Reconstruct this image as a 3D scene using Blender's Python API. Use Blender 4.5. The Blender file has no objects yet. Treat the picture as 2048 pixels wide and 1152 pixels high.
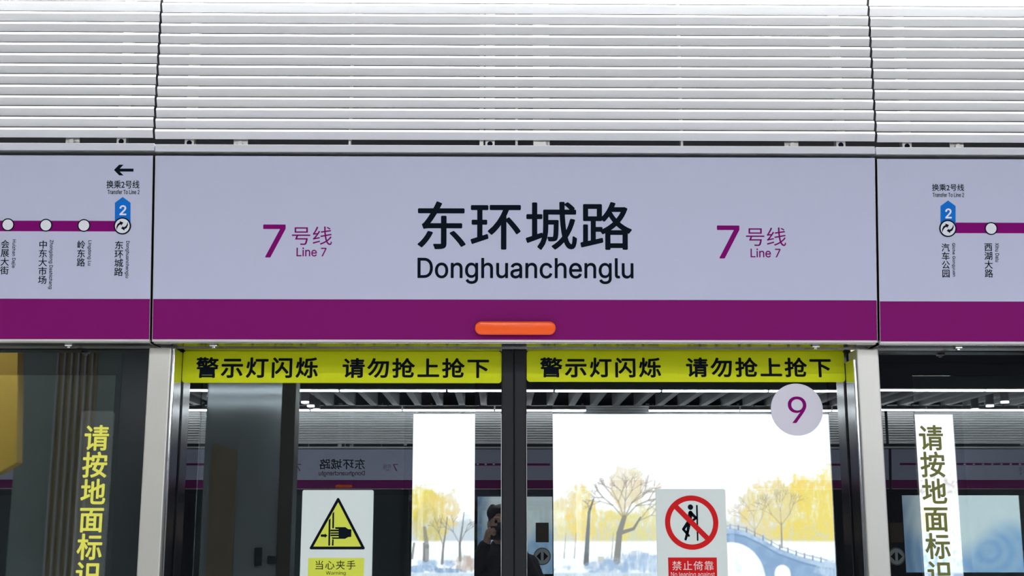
import bpy, bmesh, math, random
import numpy as np
from mathutils import Matrix, Vector, Euler
from mathutils.geometry import interpolate_bezier, delaunay_2d_cdt

# ------------------------------------------------------------------ camera, world, exposure
scene = bpy.context.scene
col = scene.collection
F_PX, PITCH, YAW, CAM = 2476.0, math.radians(11.0), math.radians(0.6), Vector((0.0, -3.9, 1.6))
cd = bpy.data.cameras.new('photo_camera'); cam = bpy.data.objects.new('photo_camera', cd); col.objects.link(cam)
cam.location = CAM
cam.rotation_euler = (math.pi / 2 + PITCH, 0, -YAW)
cd.sensor_width = 36.0; cd.lens = 36.0 * F_PX / 2048.0; cd.clip_start = 0.01; cd.clip_end = 100
scene.camera = cam
w = bpy.data.worlds.new('station_world'); scene.world = w; w.use_nodes = True
w.node_tree.nodes['Background'].inputs[0].default_value = (0.02, 0.021, 0.024, 1)
w.node_tree.nodes['Background'].inputs[1].default_value = 1.0
scene.view_settings.view_transform = 'Standard'; scene.view_settings.look = 'None'
scene.view_settings.exposure = 0.06; scene.view_settings.gamma = 1.0; scene.view_settings.use_curve_mapping = False
scene.cycles.use_denoising = True
STRIP_L = 40.0        # radiance of the linear ceiling lights
FILL_L = 10.5         # radiance of the unseen fill panels added over the middle of the platform
W = 14.33             # glass to glass across the island platform

# ------------------------------------------------------------------ pixel of the photo -> point on a real plane
def ray(px, py):
    x = (px - 1024) / F_PX; y = (576 - py) / F_PX
    d = Vector((x, math.cos(PITCH) - y * math.sin(PITCH), math.sin(PITCH) + y * math.cos(PITCH)))
    return Matrix.Rotation(-YAW, 3, 'Z') @ d
def at(px, py, Y):
    d = ray(px, py); return CAM + d * ((Y - CAM.y) / d.y)
class Plane:                     # the local front plane (y = 0) of a placed thing
    def __init__(s, root, off=0.0):
        s.m = Matrix.Translation(root.location) @ root.rotation_euler.to_matrix().to_4x4(); s.i = s.m.inverted(); s.off = off
    def at(s, px, py):
        o = s.i @ CAM; d = s.i.to_3x3() @ ray(px, py); t = (s.off - o.y) / d.y; p = o + d * t
        return (p.x, p.z)

# ------------------------------------------------------------------ materials
MATS = {}
def mat(name, color, rough=0.5, metal=0.0, spec=0.5, noise=0.0, scale=30, coat=0.0, bump=0.0, stretch=None):
    m = bpy.data.materials.new(name); m.use_nodes = True; nt = m.node_tree; b = nt.nodes['Principled BSDF']
    c = (*color, 1)
    b.inputs['Base Color'].default_value = c; b.inputs['Roughness'].default_value = rough
    b.inputs['Metallic'].default_value = metal; b.inputs['Specular IOR Level'].default_value = spec
    b.inputs['Coat Weight'].default_value = coat; b.inputs['Coat Roughness'].default_value = 0.03
    if noise or bump:
        tc = nt.nodes.new('ShaderNodeTexCoord'); mp = nt.nodes.new('ShaderNodeMapping')
        if stretch: mp.inputs['Scale'].default_value = stretch
        n = nt.nodes.new('ShaderNodeTexNoise'); n.inputs['Scale'].default_value = scale; n.inputs['Detail'].default_value = 4
        nt.links.new(tc.outputs['Object'], mp.inputs[0]); nt.links.new(mp.outputs[0], n.inputs['Vector'])
        if noise:
            r = nt.nodes.new('ShaderNodeMapRange'); r.inputs['To Min'].default_value = 1 - noise; r.inputs['To Max'].default_value = 1 + noise
            mx = nt.nodes.new('ShaderNodeVectorMath'); mx.operation = 'SCALE'; mx.inputs[0].default_value = color
            nt.links.new(n.outputs['Fac'], r.inputs['Value']); nt.links.new(r.outputs[0], mx.inputs['Scale'])
            nt.links.new(mx.outputs[0], b.inputs['Base Color'])
        if bump:
            bp = nt.nodes.new('ShaderNodeBump'); bp.inputs['Strength'].default_value = bump; bp.inputs['Distance'].default_value = 0.002
            nt.links.new(n.outputs['Fac'], bp.inputs['Height']); nt.links.new(bp.outputs[0], b.inputs['Normal'])
    MATS[name] = m; return m
def emit(name, color, strength):
    m = bpy.data.materials.new(name); m.use_nodes = True; nt = m.node_tree; nt.nodes.clear()
    e = nt.nodes.new('ShaderNodeEmission'); e.inputs[0].default_value = (*color, 1); e.inputs[1].default_value = strength
    o = nt.nodes.new('ShaderNodeOutputMaterial'); nt.links.new(e.outputs[0], o.inputs[0]); MATS[name] = m; return m
def glassy(name, tint, refl, base=None):
    """laminated safety glass: mirror-like share plus clear transmission (or a printed black ground)"""
    m = bpy.data.materials.new(name); m.use_nodes = True; nt = m.node_tree; nt.nodes.clear()
    o = nt.nodes.new('ShaderNodeOutputMaterial'); mx = nt.nodes.new('ShaderNodeMixShader')
    fr = nt.nodes.new('ShaderNodeFresnel'); fr.inputs[0].default_value = 1.5
    ad = nt.nodes.new('ShaderNodeMath'); ad.operation = 'MULTIPLY_ADD'; ad.inputs[1].default_value = 1.0; ad.inputs[2].default_value = refl - 0.04; ad.use_clamp = True
    g = nt.nodes.new('ShaderNodeBsdfGlossy'); g.inputs['Roughness'].default_value = 0.0; g.inputs[0].default_value = (0.93, 0.98, 1.0, 1)
    if base is None:
        t = nt.nodes.new('ShaderNodeBsdfTransparent'); t.inputs[0].default_value = (*tint, 1)
    else:
        t = nt.nodes.new('ShaderNodeBsdfDiffuse'); t.inputs[0].default_value = (*base, 1)
    nt.links.new(fr.outputs[0], ad.inputs[0]); nt.links.new(ad.outputs[0], mx.inputs[0])
    nt.links.new(t.outputs[0], mx.inputs[1]); nt.links.new(g.outputs[0], mx.inputs[2]); nt.links.new(mx.outputs[0], o.inputs[0])
    MATS[name] = m; return m
def film(name, color, clear):
    """coloured or clear sticker film that lets part of the light through"""
    m = bpy.data.materials.new(name); m.use_nodes = True; nt = m.node_tree; b = nt.nodes['Principled BSDF']
    b.inputs['Base Color'].default_value = (*color, 1); b.inputs['Roughness'].default_value = 0.35
    o = nt.nodes['Material Output']; mx = nt.nodes.new('ShaderNodeMixShader'); mx.inputs[0].default_value = clear
    t = nt.nodes.new('ShaderNodeBsdfTransparent')
    nt.links.new(b.outputs[0], mx.inputs[1]); nt.links.new(t.outputs[0], mx.inputs[2]); nt.links.new(mx.outputs[0], o.inputs[0])
    MATS[name] = m; return m

M_slat = mat('white_powder_coat', (0.72, 0.72, 0.735), 0.42, noise=0.02, scale=120)
M_rail = mat('rail_enamel', (0.66, 0.67, 0.74), 0.45)
M_face = mat('header_enamel', (0.488, 0.511, 0.683), 0.5, noise=0.012, scale=90)
M_purple = mat('purple_enamel', (0.20, 0.002, 0.135), 0.5, spec=0.12, noise=0.05, scale=160)
M_lip = mat('bright_lip', (0.72, 0.68, 0.70), 0.3, metal=0.3)
M_ink = mat('black_ink', (0.004, 0.007, 0.014), 0.6, spec=0.03)
M_ink2 = mat('purple_ink', (0.20, 0.003, 0.145), 0.6, spec=0.05)
M_blue = mat('blue_ink', (0.006, 0.16, 0.60), 0.55, spec=0.08)
M_white = mat('white_ink', (0.74, 0.75, 0.82), 0.5)
M_orange = mat('orange_lens', (0.98, 0.115, 0.012), 0.25, spec=0.3, coat=0.2)
M_steel = mat('satin_steel', (0.61, 0.60, 0.57), 0.32, metal=0.6, noise=0.03, scale=40, stretch=(6, 6, 0.4))
M_steel2 = mat('polished_steel', (0.74, 0.75, 0.76), 0.12, metal=1.0)
M_soffit = mat('soffit_steel', (0.42, 0.42, 0.40), 0.16, metal=1.0)
M_black = mat('black_anodised', (0.012, 0.014, 0.017), 0.4, noise=0.08, scale=90)
M_rubber = mat('black_rubber', (0.008, 0.010, 0.013), 0.6, spec=0.3)
M_dark = mat('dark_void_paint', (0.02, 0.021, 0.024), 0.8)
M_glass = glassy('clear_laminated_glass', (0.90, 0.94, 0.95), 0.15)
M_frit = glassy('black_printed_glass', None, 0.14, (0.006, 0.007, 0.009))
M_yellow = mat('yellow_film', (0.55, 0.61, 0.006), 0.5, spec=0.12, noise=0.03, scale=60)
M_ylet = mat('yellow_lettering', (0.80, 0.78, 0.10), 0.5)
M_ylet_backlit = mat('backlit_yellow_lettering', (0.13, 0.135, 0.018), 0.6)  # yellow lettering against the lightbox, its backlit dimness put into the colour
M_clear = film('clear_film', (0.75, 0.8, 0.8), 0.972)
M_plate = mat('pale_plate', (0.64, 0.71, 0.70), 0.4, noise=0.02, scale=70)
M_disc = mat('white_disc', (0.62, 0.60, 0.70), 0.4)
M_signyel = mat('sign_yellow', (0.60, 0.66, 0.05), 0.45)
M_signred = mat('sign_red', (0.56, 0.010, 0.012), 0.5, spec=0.1)
M_pink = mat('pale_pink_ink', (0.78, 0.60, 0.60), 0.5)
M_floor = mat('terrazzo', (0.66, 0.655, 0.64), 0.25, noise=0.12, scale=220)
M_wall = mat('grey_wall_panel', (0.30, 0.31, 0.33), 0.5, noise=0.05, scale=8)
M_tunnel = mat('tunnel_concrete', (0.10, 0.11, 0.115), 0.9, noise=0.25, scale=3, bump=0.4)
M_ceil = mat('black_ceiling', (0.012, 0.013, 0.014), 0.9)
M_baffle = mat('grey_baffle', (0.42, 0.43, 0.44), 0.5)
M_housing = mat('lamp_housing', (0.05, 0.05, 0.055), 0.4)
M_lamp = emit('lamp_diffuser', (0.95, 0.98, 1.0), STRIP_L)
M_down = emit('downlight_glow', (1.0, 1.0, 0.97), 7.0)
M_fill = emit('added_fill_glow', (0.97, 0.98, 1.0), FILL_L)
M_brushed = mat('brushed_column_steel', (0.30, 0.33, 0.35), 0.085, metal=0.6, noise=0.1, scale=3, stretch=(1, 1, 0.3))
M_colgrey = mat('grey_green_column_paint', (0.15, 0.19, 0.18), 0.5, noise=0.06, scale=5)
M_bronze = mat('dark_bronze', (0.035, 0.03, 0.022), 0.4, metal=0.6)
M_gold = mat('gold_panel', (0.62, 0.40, 0.05), 0.4, metal=0.3)
M_brown = mat('brown_panel', (0.085, 0.058, 0.026), 0.45)
M_olivep = mat('olive_brown_panel', (0.24, 0.18, 0.06), 0.5)
M_coat = mat('dark_coat_cloth', (0.018, 0.018, 0.022), 0.9, bump=0.5, scale=60)
M_trouser = mat('dark_trouser_cloth', (0.02, 0.022, 0.03), 0.9)
M_hair = mat('black_hair', (0.008, 0.007, 0.007), 0.6, bump=0.6, scale=90)
M_skin = mat('skin', (0.52, 0.33, 0.25), 0.5, spec=0.3)
M_cambody = mat('camera_black', (0.012, 0.012, 0.013), 0.5)

# ------------------------------------------------------------------ mesh helpers
def box(bm, x0, x1, y0, y1, z0, z1, bev=0.0, seg=2):
    r = bmesh.ops.create_cube(bm, size=1.0)
    vs = r['verts']
    bmesh.ops.scale(bm, vec=(x1 - x0, y1 - y0, z1 - z0), verts=vs)
    bmesh.ops.translate(bm, vec=((x0 + x1) / 2, (y0 + y1) / 2, (z0 + z1) / 2), verts=vs)
    if bev:
        es = list({e for v in vs for e in v.link_edges})
        bmesh.ops.bevel(bm, geom=es, offset=bev, segments=seg, affect='EDGES', profile=0.5)
def prism(bm, pts, y0, y1, bev=0.0):
    """outline in the local XZ plane, extruded from y0 (front) to y1 (back)"""
    a = [bm.verts.new((x, y0, z)) for x, z in pts]; b = [bm.verts.new((x, y1, z)) for x, z in pts]
    n = len(pts); fs = [bm.faces.new(a), bm.faces.new(list(reversed(b)))]
    for i in range(n): fs.append(bm.faces.new((a[i], b[i], b[(i + 1) % n], a[(i + 1) % n])))
    bmesh.ops.recalc_face_normals(bm, faces=fs)
    if bev:
        es = [e for e in fs[0].edges]; bmesh.ops.bevel(bm, geom=es, offset=bev, segments=3, affect='EDGES', profile=0.5)
def extrude_x(bm, prof, x0, x1):
    """profile in the YZ plane, extruded along X"""
    a = [bm.verts.new((x0, y, z)) for y, z in prof]; b = [bm.verts.new((x1, y, z)) for y, z in prof]
    n = len(prof); fs = [bm.faces.new(a), bm.faces.new(list(reversed(b)))]
    for i in range(n): fs.append(bm.faces.new((a[i], b[i], b[(i + 1) % n], a[(i + 1) % n])))
    bmesh.ops.recalc_face_normals(bm, faces=fs)
def ring(bm, ox0, ox1, oz0, oz1, ix0, ix1, iz0, iz1, y0, y1):
    box(bm, ox0, ix0, y0, y1, oz0, oz1); box(bm, ix1, ox1, y0, y1, oz0, oz1)
    box(bm, ix0, ix1, y0, y1, iz1, oz1); box(bm, ix0, ix1, y0, y1, oz0, iz0)
def annulus(bm, cx, cz, r0, r1, y0, y1, n=64):
    q = []
    for i in range(n):
        c, s = math.cos(2 * math.pi * i / n), math.sin(2 * math.pi * i / n)
        q.append([bm.verts.new((cx + r * c, y, cz + r * s)) for r, y in ((r0, y0), (r1, y0), (r1, y1), (r0, y1))])
    fs = []
    for i in range(n):
        a, b = q[i], q[(i + 1) % n]
        for k in range(4): fs.append(bm.faces.new((a[k], a[(k + 1) % 4], b[(k + 1) % 4], b[k])))
    bmesh.ops.recalc_face_normals(bm, faces=fs)
def disc(bm, cx, cz, r, y0, y1, n=64, bev=0.0):
    prism(bm, [(cx + r * math.cos(2 * math.pi * i / n), cz + r * math.sin(2 * math.pi * i / n)) for i in range(n)], y0, y1, bev)
def rrect(x0, x1, z0, z1, r, n=8):
    p = []
    for cx, cz, a in ((x1 - r, z1 - r, 0), (x0 + r, z1 - r, 90), (x0 + r, z0 + r, 180), (x1 - r, z0 + r, 270)):
        for i in range(n + 1):
            t = math.radians(a + 90 * i / n); p.append((cx + r * math.cos(t), cz + r * math.sin(t)))
    return p
def bar2d(p, q, wd):
    d = Vector((q[0] - p[0], q[1] - p[1])).normalized(); n = Vector((-d.y, d.x)) * (wd / 2)
    return [(p[0] + n.x, p[1] + n.y), (p[0] - n.x, p[1] - n.y), (q[0] - n.x, q[1] - n.y), (q[0] + n.x, q[1] + n.y)]
def capsule2d(p, q, r0, r1, n=10):
    a = math.atan2(q[1] - p[1], q[0] - p[0]); pts = []
    for i in range(n + 1):
        t = a + math.pi / 2 + math.pi * i / n; pts.append((p[0] + r0 * math.cos(t), p[1] + r0 * math.sin(t)))
    for i in range(n + 1):
        t = a - math.pi / 2 + math.pi * i / n; pts.append((q[0] + r1 * math.cos(t), q[1] + r1 * math.sin(t)))
    return pts
def obj(name, bm, m, parent=None, label=None, smooth=False):
    me = bpy.data.meshes.new(name)
    if isinstance(bm, bmesh.types.BMesh):
        bm.to_mesh(me); bm.free()
    else: me = bm
    if smooth:
        for p in me.polygons: p.use_smooth = True
    me.materials.clear(); me.materials.append(m)
    o = bpy.data.objects.new(name, me); col.objects.link(o)
    if parent: o.parent = parent
    if label: o['label'] = label
    return o
def make(name, fn, m, parent=None, label=None, smooth=False):
    bm = bmesh.new(); fn(bm); return obj(name, bm, m, parent, label, smooth)
def thing(name, label, cat, loc=(0, 0, 0), rot=(0, 0, 0), group=None):
    o = bpy.data.objects.new(name, None); col.objects.link(o); o.empty_display_size = 0.1
    o.location = loc; o.rotation_euler = rot; o['label'] = label; o['category'] = cat
    if group: o['group'] = group
    return o
def tag(o, label, cat, group=None):
    o['label'] = label; o['category'] = cat
    if group: o['group'] = group
    return o
def struct(name, fn, m):
    o = make(name, fn, m); o['kind'] = 'structure'; return o
def dup(root, loc, rotz, label, group=None):
    r = root.copy(); col.objects.link(r); r.location = loc
    r.rotation_euler = (root.rotation_euler.x, root.rotation_euler.y, rotz); r['label'] = label
    if group: r['group'] = group
    for ch in list(root.children):
        c = ch.copy(); col.objects.link(c); c.parent = r
        for g in list(ch.children):
            d = g.copy(); col.objects.link(d); d.parent = c
    return r
ORD = ['first', 'second', 'third', 'fourth', 'fifth', 'sixth', 'seventh', 'eighth', 'ninth', 'tenth', 'eleventh', 'twelfth',
       'thirteenth', 'fourteenth', 'fifteenth', 'sixteenth']

try:                              # the plain sans that ships with Blender, for the Latin words; its built-in face otherwise
    SANS = bpy.data.fonts.load(bpy.utils.system_resource('DATAFILES', path='fonts') + '/Inter.woff2')
except Exception:
    SANS = None
# ------------------------------------------------------------------ lettering fitted to its place on a sign
def fill_outline(cv, res=5):
    """fill glyph outlines by winding number, so strokes that overlap inside one glyph stay solid"""
    V, E, A, B = [], [], [], []
    for sp in cv.splines:
        bp = sp.bezier_points; n = len(bp); loop = []
        for i in range(n):
            p, q = bp[i], bp[(i + 1) % n]
            straight = (p.handle_right - p.co).cross(q.co - p.co).length < 1e-9 and (q.handle_left - q.co).cross(q.co - p.co).length < 1e-9
            loop += [p.co.to_2d()] if straight else [v.to_2d() for v in interpolate_bezier(p.co, p.handle_right, q.handle_left, q.co, res + 1)[:-1]]
        loop = [v for i, v in enumerate(loop) if (v - loop[i - 1]).length > 1e-6]
        k = len(V); m = len(loop); V += loop
        for i in range(m): E.append((k + i, k + (i + 1) % m)); A.append(loop[i]); B.append(loop[(i + 1) % m])
    vs, es, fs = delaunay_2d_cdt(V, E, [], 0, 1e-7)[:3]
    A = np.array(A); B = np.array(B); keep = []
    for f in fs:
        cx, cy = np.mean([vs[i][:] for i in f], 0)
        up = (A[:, 1] <= cy) & (B[:, 1] > cy); dn = (A[:, 1] > cy) & (B[:, 1] <= cy)
        side = (B[:, 0] - A[:, 0]) * (cy - A[:, 1]) - (cx - A[:, 0]) * (B[:, 1] - A[:, 1])
        if int((up & (side > 0)).sum()) - int((dn & (side < 0)).sum()) != 0: keep.append(list(f))
    me = bpy.data.meshes.new('t'); me.from_pydata([(v.x, v.y, 0) for v in vs], [], keep)
    bm = bmesh.new(); bm.from_mesh(me)
    bmesh.ops.delete(bm, geom=[v for v in bm.verts if not v.link_faces], context='VERTS')
    bm.to_mesh(me); bm.free(); return me
def letters(name, body, pl, bb, m, parent, depth=0.0006, off=0.0, bold=0.0, rot=0, space=1.0, line=1.0, ymid=None, label=None):
    c = bpy.data.curves.new('t', 'FONT'); c.body = body; c.resolution_u = 4
    if SANS and all(ord(ch) < 128 for ch in body): c.font = SANS
    c.space_character = space; c.space_line = line; c.align_x = 'CENTER' if '\n' in body else 'LEFT'
    o = bpy.data.objects.new('t', c); col.objects.link(o)
    bpy.context.view_layer.update(); dg = bpy.context.evaluated_depsgraph_get()
    if c.font is SANS and SANS:
        me = fill_outline(o.to_curve(dg)); o.to_curve_clear()
    else:
        me = bpy.data.meshes.new_from_object(o.evaluated_get(dg))
    bpy.data.objects.remove(o); bpy.data.curves.remove(c)
    bm = bmesh.new(); bm.from_mesh(me); bpy.data.meshes.remove(me)
    if rot: bmesh.ops.rotate(bm, verts=bm.verts, cent=(0, 0, 0), matrix=Matrix.Rotation(math.radians(rot), 3, 'Z'))
    xs = [v.co.x for v in bm.verts]; ys = [v.co.y for v in bm.verts]
    x0, x1, y0, y1 = min(xs), max(xs), min(ys), max(ys)
    ym = ymid if ymid is not None else (bb[1] + bb[3]) / 2
    X0, X1 = pl.at(bb[0], ym)[0], pl.at(bb[2], ym)[0]; xm = (bb[0] + bb[2]) / 2
    Z1, Z0 = pl.at(xm, bb[1])[1], pl.at(xm, bb[3])[1]
    B = max(bold, 0) * (X1 - X0) / (bb[2] - bb[0]); X0 += B; X1 -= B; Z0 += B; Z1 -= B
    for v in bm.verts:
        v.co = ((v.co.x - x0) / (x1 - x0) * (X1 - X0) + X0, -off, (v.co.y - y0) / (y1 - y0) * (Z1 - Z0) + Z0)
    bmesh.ops.remove_doubles(bm, verts=bm.verts, dist=1e-6)
    r = bmesh.ops.extrude_face_region(bm, geom=bm.faces[:])
    bmesh.ops.translate(bm, vec=(0, -depth, 0), verts=[v for v in r['geom'] if isinstance(v, bmesh.types.BMVert)])
    bmesh.ops.recalc_face_normals(bm, faces=bm.faces[:])
    if B:                         # heavier strokes: the outline thickened evenly on all sides
        src = bm.verts[:] + bm.edges[:] + bm.faces[:]
        for k in range(8):
            dx, dz = math.cos(k * math.pi / 4), math.sin(k * math.pi / 4)
            g = bmesh.ops.duplicate(bm, geom=src)['geom']
            bmesh.ops.translate(bm, vec=(B * dx, -2e-5 * (k + 1), B * dz), verts=[v for v in g if isinstance(v, bmesh.types.BMVert)])
    return obj(name, bm, m, parent, label)
def px_prism(bm, pl, pts, depth=0.0006, off=0.0, bev=0.0):
    prism(bm, [pl.at(*p) for p in pts], -off - depth, -off, bev)

# ================================================================== THE SETTING
XL, XR = -11.0, 12.0
struct('floor', lambda b: box(b, XL, XR, -W - 0.10, 0.10, -0.25, 0.0), M_floor)
struct('ceiling', lambda b: box(b, XL, XR, -W - 3.7, 3.7, 3.62, 3.8), M_ceil)
struct('trim_5', lambda b: box(b, XL, XR, -W + 2.93, -W + 3.05, 3.30, 3.62), M_ceil)      # added dark beam, hides the baffle ends so the reflection stays dark there
struct('floor_track', lambda b: box(b, XL, XR, 0.10, 3.6, -1.3, -1.1), M_tunnel)
struct('floor_far_track', lambda b: box(b, XL, XR, -W - 3.6, -W - 0.10, -1.3, -1.1), M_tunnel)
struct('wall_track', lambda b: box(b, XL, XR, 3.42, 3.6, -1.1, 3.62), M_tunnel)
struct('wall_far_track', lambda b: box(b, XL, XR, -W - 3.6, -W - 3.42, -1.1, 3.62), M_tunnel)
struct('wall_left', lambda b: box(b, XL - 0.2, XL, -W - 3.6, 3.6, -1.3, 3.62), M_wall)
struct('wall_right', lambda b: box(b, XR, XR + 0.2, -W - 3.6, 3.6, -1.3, 3.62), M_wall)
# the dark bulkhead behind headers and louvres, one over each row of doors
struct('wall_bulkhead', lambda b: box(b, XL, XR, 0.10, 0.25, 2.175, 3.62), M_dark)
struct('wall_far_bulkhead', lambda b: box(b, XL, XR, -W - 0.25, -W - 0.10, 2.175, 3.62), M_dark)

# ================================================================== HEADER SIGNS over the doors
TILT = math.radians(7.7)
HZ, HY = 2.166, -0.13          # lower front edge of the signs
HH = 0.572                     # height of a sign panel along its face
GAP = 0.0048
def header(name, label, cat, xa, xb, group, drop=0.0):
    xc = (xa + xb) / 2; hw = (xb - xa) / 2
    root = thing(name, label, cat, (xc, HY, HZ - drop), (TILT, 0, 0), group)
    zb = 0.128                   # top of the purple band
    make('sign_face', lambda b: box(b, -hw, hw, 0.0, 0.003, zb, HH, 0.0008), M_face, root)
    make('purple_band', lambda b: box(b, -hw, hw, 0.0, 0.003, 0.0045, zb - 0.0002, 0.0006), M_purple, root)
    def lip(b):
        box(b, -hw, hw, -0.0012, 0.02, -0.003, 0.0043, 0.001)
        box(b, -hw - 0.0010, -hw - 0.0001, -0.0006, 0.002, -0.003, HH); box(b, hw + 0.0001, hw + 0.0010, -0.0006, 0.002, -0.003, HH)
    make('edge_lip', lip, M_lip, root, 'thin bright metal edging')
    make('back_box', lambda b: box(b, -hw - 0.0008, hw + 0.0008, 0.0032, 0.10, 0.006, HH - 0.001), M_black, root)
    return root
def soffit(root, hw, latches):
    # underside plate that closes the sign box towards the glass (kept level: the sign itself leans)
    q = Matrix.Rotation(-TILT, 4, 'X')
    def f(b):
        box(b, -hw, hw, 0.012, 0.175, -0.006, -0.001, 0.001)
        box(b, -hw, hw, 0.10, 0.106, -0.010, -0.006)
        bmesh.ops.transform(b, matrix=q, verts=b.verts)
    make('underside_plate', f, M_soffit, root)
    for x in latches:
        def g(b, x=x):
            box(b, x - 0.012, x + 0.012, 0.03, 0.055, -0.013, -0.006, 0.003)
            box(b, x - 0.005, x + 0.005, 0.035, 0.05, -0.018, -0.012, 0.002)
            bmesh.ops.transform(b, matrix=q, verts=b.verts)
        make('latch', g, M_steel2, root)
CX0, CX1 = at(308.5, 500, -0.165).x, at(1751, 500, -0.165).x
LX0, LX1 = CX0 - GAP * 2 - 2.22, CX0 - GAP * 2
RX0, RX1 = CX1 + GAP * 2, CX1 + GAP * 2 + 2.22
HG = 'white header signs with purple lower bands'
h_c = header('station_sign', 'wide white and purple station name sign over the pair of sliding glass doors', 'sign', CX0, CX1, HG)
h_l = header('route_map_sign', 'white and purple route map sign left of the station name, with arrow at top right', 'sign', LX0, LX1, HG)
h_r = header('route_map_sign', 'white and purple route map sign right of the station name, by a blue tag', 'sign', RX0, RX1, HG, 0.003)
Pc, Pl, Pr = Plane(h_c), Plane(h_l), Plane(h_r)
hwc = (CX1 - CX0) / 2
soffit(h_c, hwc, [Pc.at(422, 684)[0], Pc.at(1637, 684)[0]])
soffit(h_l, 1.11, [Pl.at(130, 682)[0]]); soffit(h_r, 1.11, [Pr.at(1925, 685)[0]])
letters('station_name', '东环城路', Pc, (835, 403, 1264, 500), M_ink, h_c, bold=1.5, space=1.04)
letters('station_name_latin', 'Donghuanchenglu', Pc, (835, 516, 1267, 568), M_ink, h_c, bold=0.7)
for k, d in enumerate((0, 908)):
    dy = 2 if k else 0
    letters('line_number', '7', Pc, (526 + d, 449 + dy, 571 + d, 515 + dy), M_ink2, h_c, bold=1.0)
    letters('line_name', '号线', Pc, (584 + d, 453 + dy, 664 + d, 490 + dy), M_ink2, h_c, bold=0.0)
    letters('line_name_latin', 'Line 7', Pc, (593 + d, 495 + dy, 653 + d, 513 + dy), M_ink2, h_c, bold=0.3)
def lamp(b):
    (x0, z1), (x1, z0) = Pc.at(950, 643), Pc.at(1111, 670)
    r = (z1 - z0) / 2
    prism(b, rrect(x0, x1, z0, z1, r * 0.98, 12), -0.028, -0.0002, 0.007)
make('indicator_lamp', lamp, M_orange, h_c, 'orange oblong door warning lamp', True)

def route_map(root, pl, stations, hub, line_to, tagpx, mir):
    y = stations[0][1]
    def line(b):
        (xa, z1), (xb, z0) = pl.at(line_to[0], y - 12), pl.at(line_to[1], y + 12)
        hw = 1.10; xa = max(xa, -hw); xb = min(xb, hw)
        box(b, min(xa, xb), max(xa, xb), -0.0006, 0, z0, z1)
    make('route_line', line, M_ink2, root)
    s = abs(pl.at(hub[0] + 100, hub[1])[0] - pl.at(hub[0], hub[1])[0]) / 100
    for (px, py) in stations:
        c = pl.at(px, py)
        st = make('station_dot', lambda b: annulus(b, c[0], c[1], 10.6 * s, 12.9 * s, -0.0016, -0.0004, 40), M_ink, root)
        make('dot_centre', lambda b: disc(b, c[0], c[1], 10.6 * s, -0.0014, -0.0004, 40), M_white, st)
    c = pl.at(*hub); tx0, tx1, ta, ts = tagpx
    make('line_tag', lambda b: px_prism(b, pl, [((tx0 + tx1) / 2, ta), (tx1, ts), (tx1, hub[1]), (tx0, hub[1]), (tx0, ts)], 0.0008), M_blue, root, 'blue arrow-shaped tag')
    letters('tag_number', '2', pl, (tx0 + 9.3, ts + 5, tx1 - 8, ts + 25), M_white, root, off=0.0009, bold=0.6)
    st = make('interchange_dot', lambda b: annulus(b, c[0], c[1], 14.6 * s, 17.2 * s, -0.0020, -0.0004, 56), M_ink, root)
    make('dot_centre', lambda b: disc(b, c[0], c[1], 14.6 * s, -0.0018, -0.0004, 56), M_white, st)
    up = [(208, 1012), (204, 965), (222, 922), (255, 900), (250, 880), (304, 902), (274, 946), (268, 926), (240, 942), (220, 972)]
    dn = [(366, 890), (371, 935), (352, 980), (318, 1000), (322, 1020), (270, 985), (300, 955), (306, 972), (335, 958), (356, 930)]
    for poly in (up, dn):
        pts = [(hub[0] + (x - 289) / 7.2, hub[1] + (yy - 951) / 7.2) for x, yy in poly]
        make('transfer_arrow', lambda b: px_prism(b, pl, pts, 0.0006, 0.0018), M_ink, st)
route_map(h_l, Pl, [(168, 451), (92, 450.5), (16, 449.5), (-60, 449), (-136, 449), (-212, 448), (-288, 448), (-364, 447)], (245, 452), (-900, 245), (230, 261, 394, 405.5), 0)
make('direction_arrow', lambda b: px_prism(b, Pl, [(228, 340), (238.5, 329.5), (247, 329.5), (239.5, 337.3), (267, 337.3), (267, 343.2), (239.5, 343.2), (247, 350.8), (238.5, 350.8)]), M_ink, h_l)
route_map(h_r, Pr, [(1982, 457.2), (2068, 457.5), (2154, 458), (2240, 458), (2326, 459), (2412, 459), (2498, 460), (2584, 460)], (1895.5, 457), (1895, 3100), (1881, 1911, 401, 412), 0)
for root, pl, names in ((h_l, Pl, [('换乘2号线', 'Transfer To Line 2', (213, 361, 279, 377), (215, 379.5, 279, 388.5), 0),
                                  ('会\n展\n大\n街', 'Huizhan Dajie', (1, 480, 18, 549), (23, 479, 31.5, 536), 1),
                                  ('中\n东\n大\n市\n场', 'Zhongdong Dashichang', (77, 481, 94, 568), (97, 480, 106, 578), 1),
                                  ('岭\n东\n路', 'Lingdong Lu', (154, 481, 170.5, 533), (174.5, 481, 183, 531), 1),
                                  ('东\n环\n城\n路', 'Donghuanchenglu', (229, 482, 246.5, 552), (250, 482, 258.5, 556), 1)]),
                        (h_r, Pr, [('换乘2号线', 'Transfer To Line 2', (1864, 368, 1928, 382), (1865, 385.5, 1928, 394), 0),
                                  ('汽\n车\n公\n园', 'Qiche Gongyuan', (1883.5, 487, 1899.5, 555), (1903.5, 486, 1911, 553), 1),
                                  ('西\n湖\n大\n路', 'Xihu Dalu', (1969, 487, 1985.5, 555), (1990.5, 486, 1998, 524), 1)])):
    for zh, la, b1, b2, v in names:
        letters('station_text' if v else 'transfer_text', zh, pl, b1, M_ink, root, bold=0.15)
        letters('station_text_latin' if v else 'transfer_text_latin', la, pl, b2, M_ink, root, rot=-90 if v else 0, bold=0.1)

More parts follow.
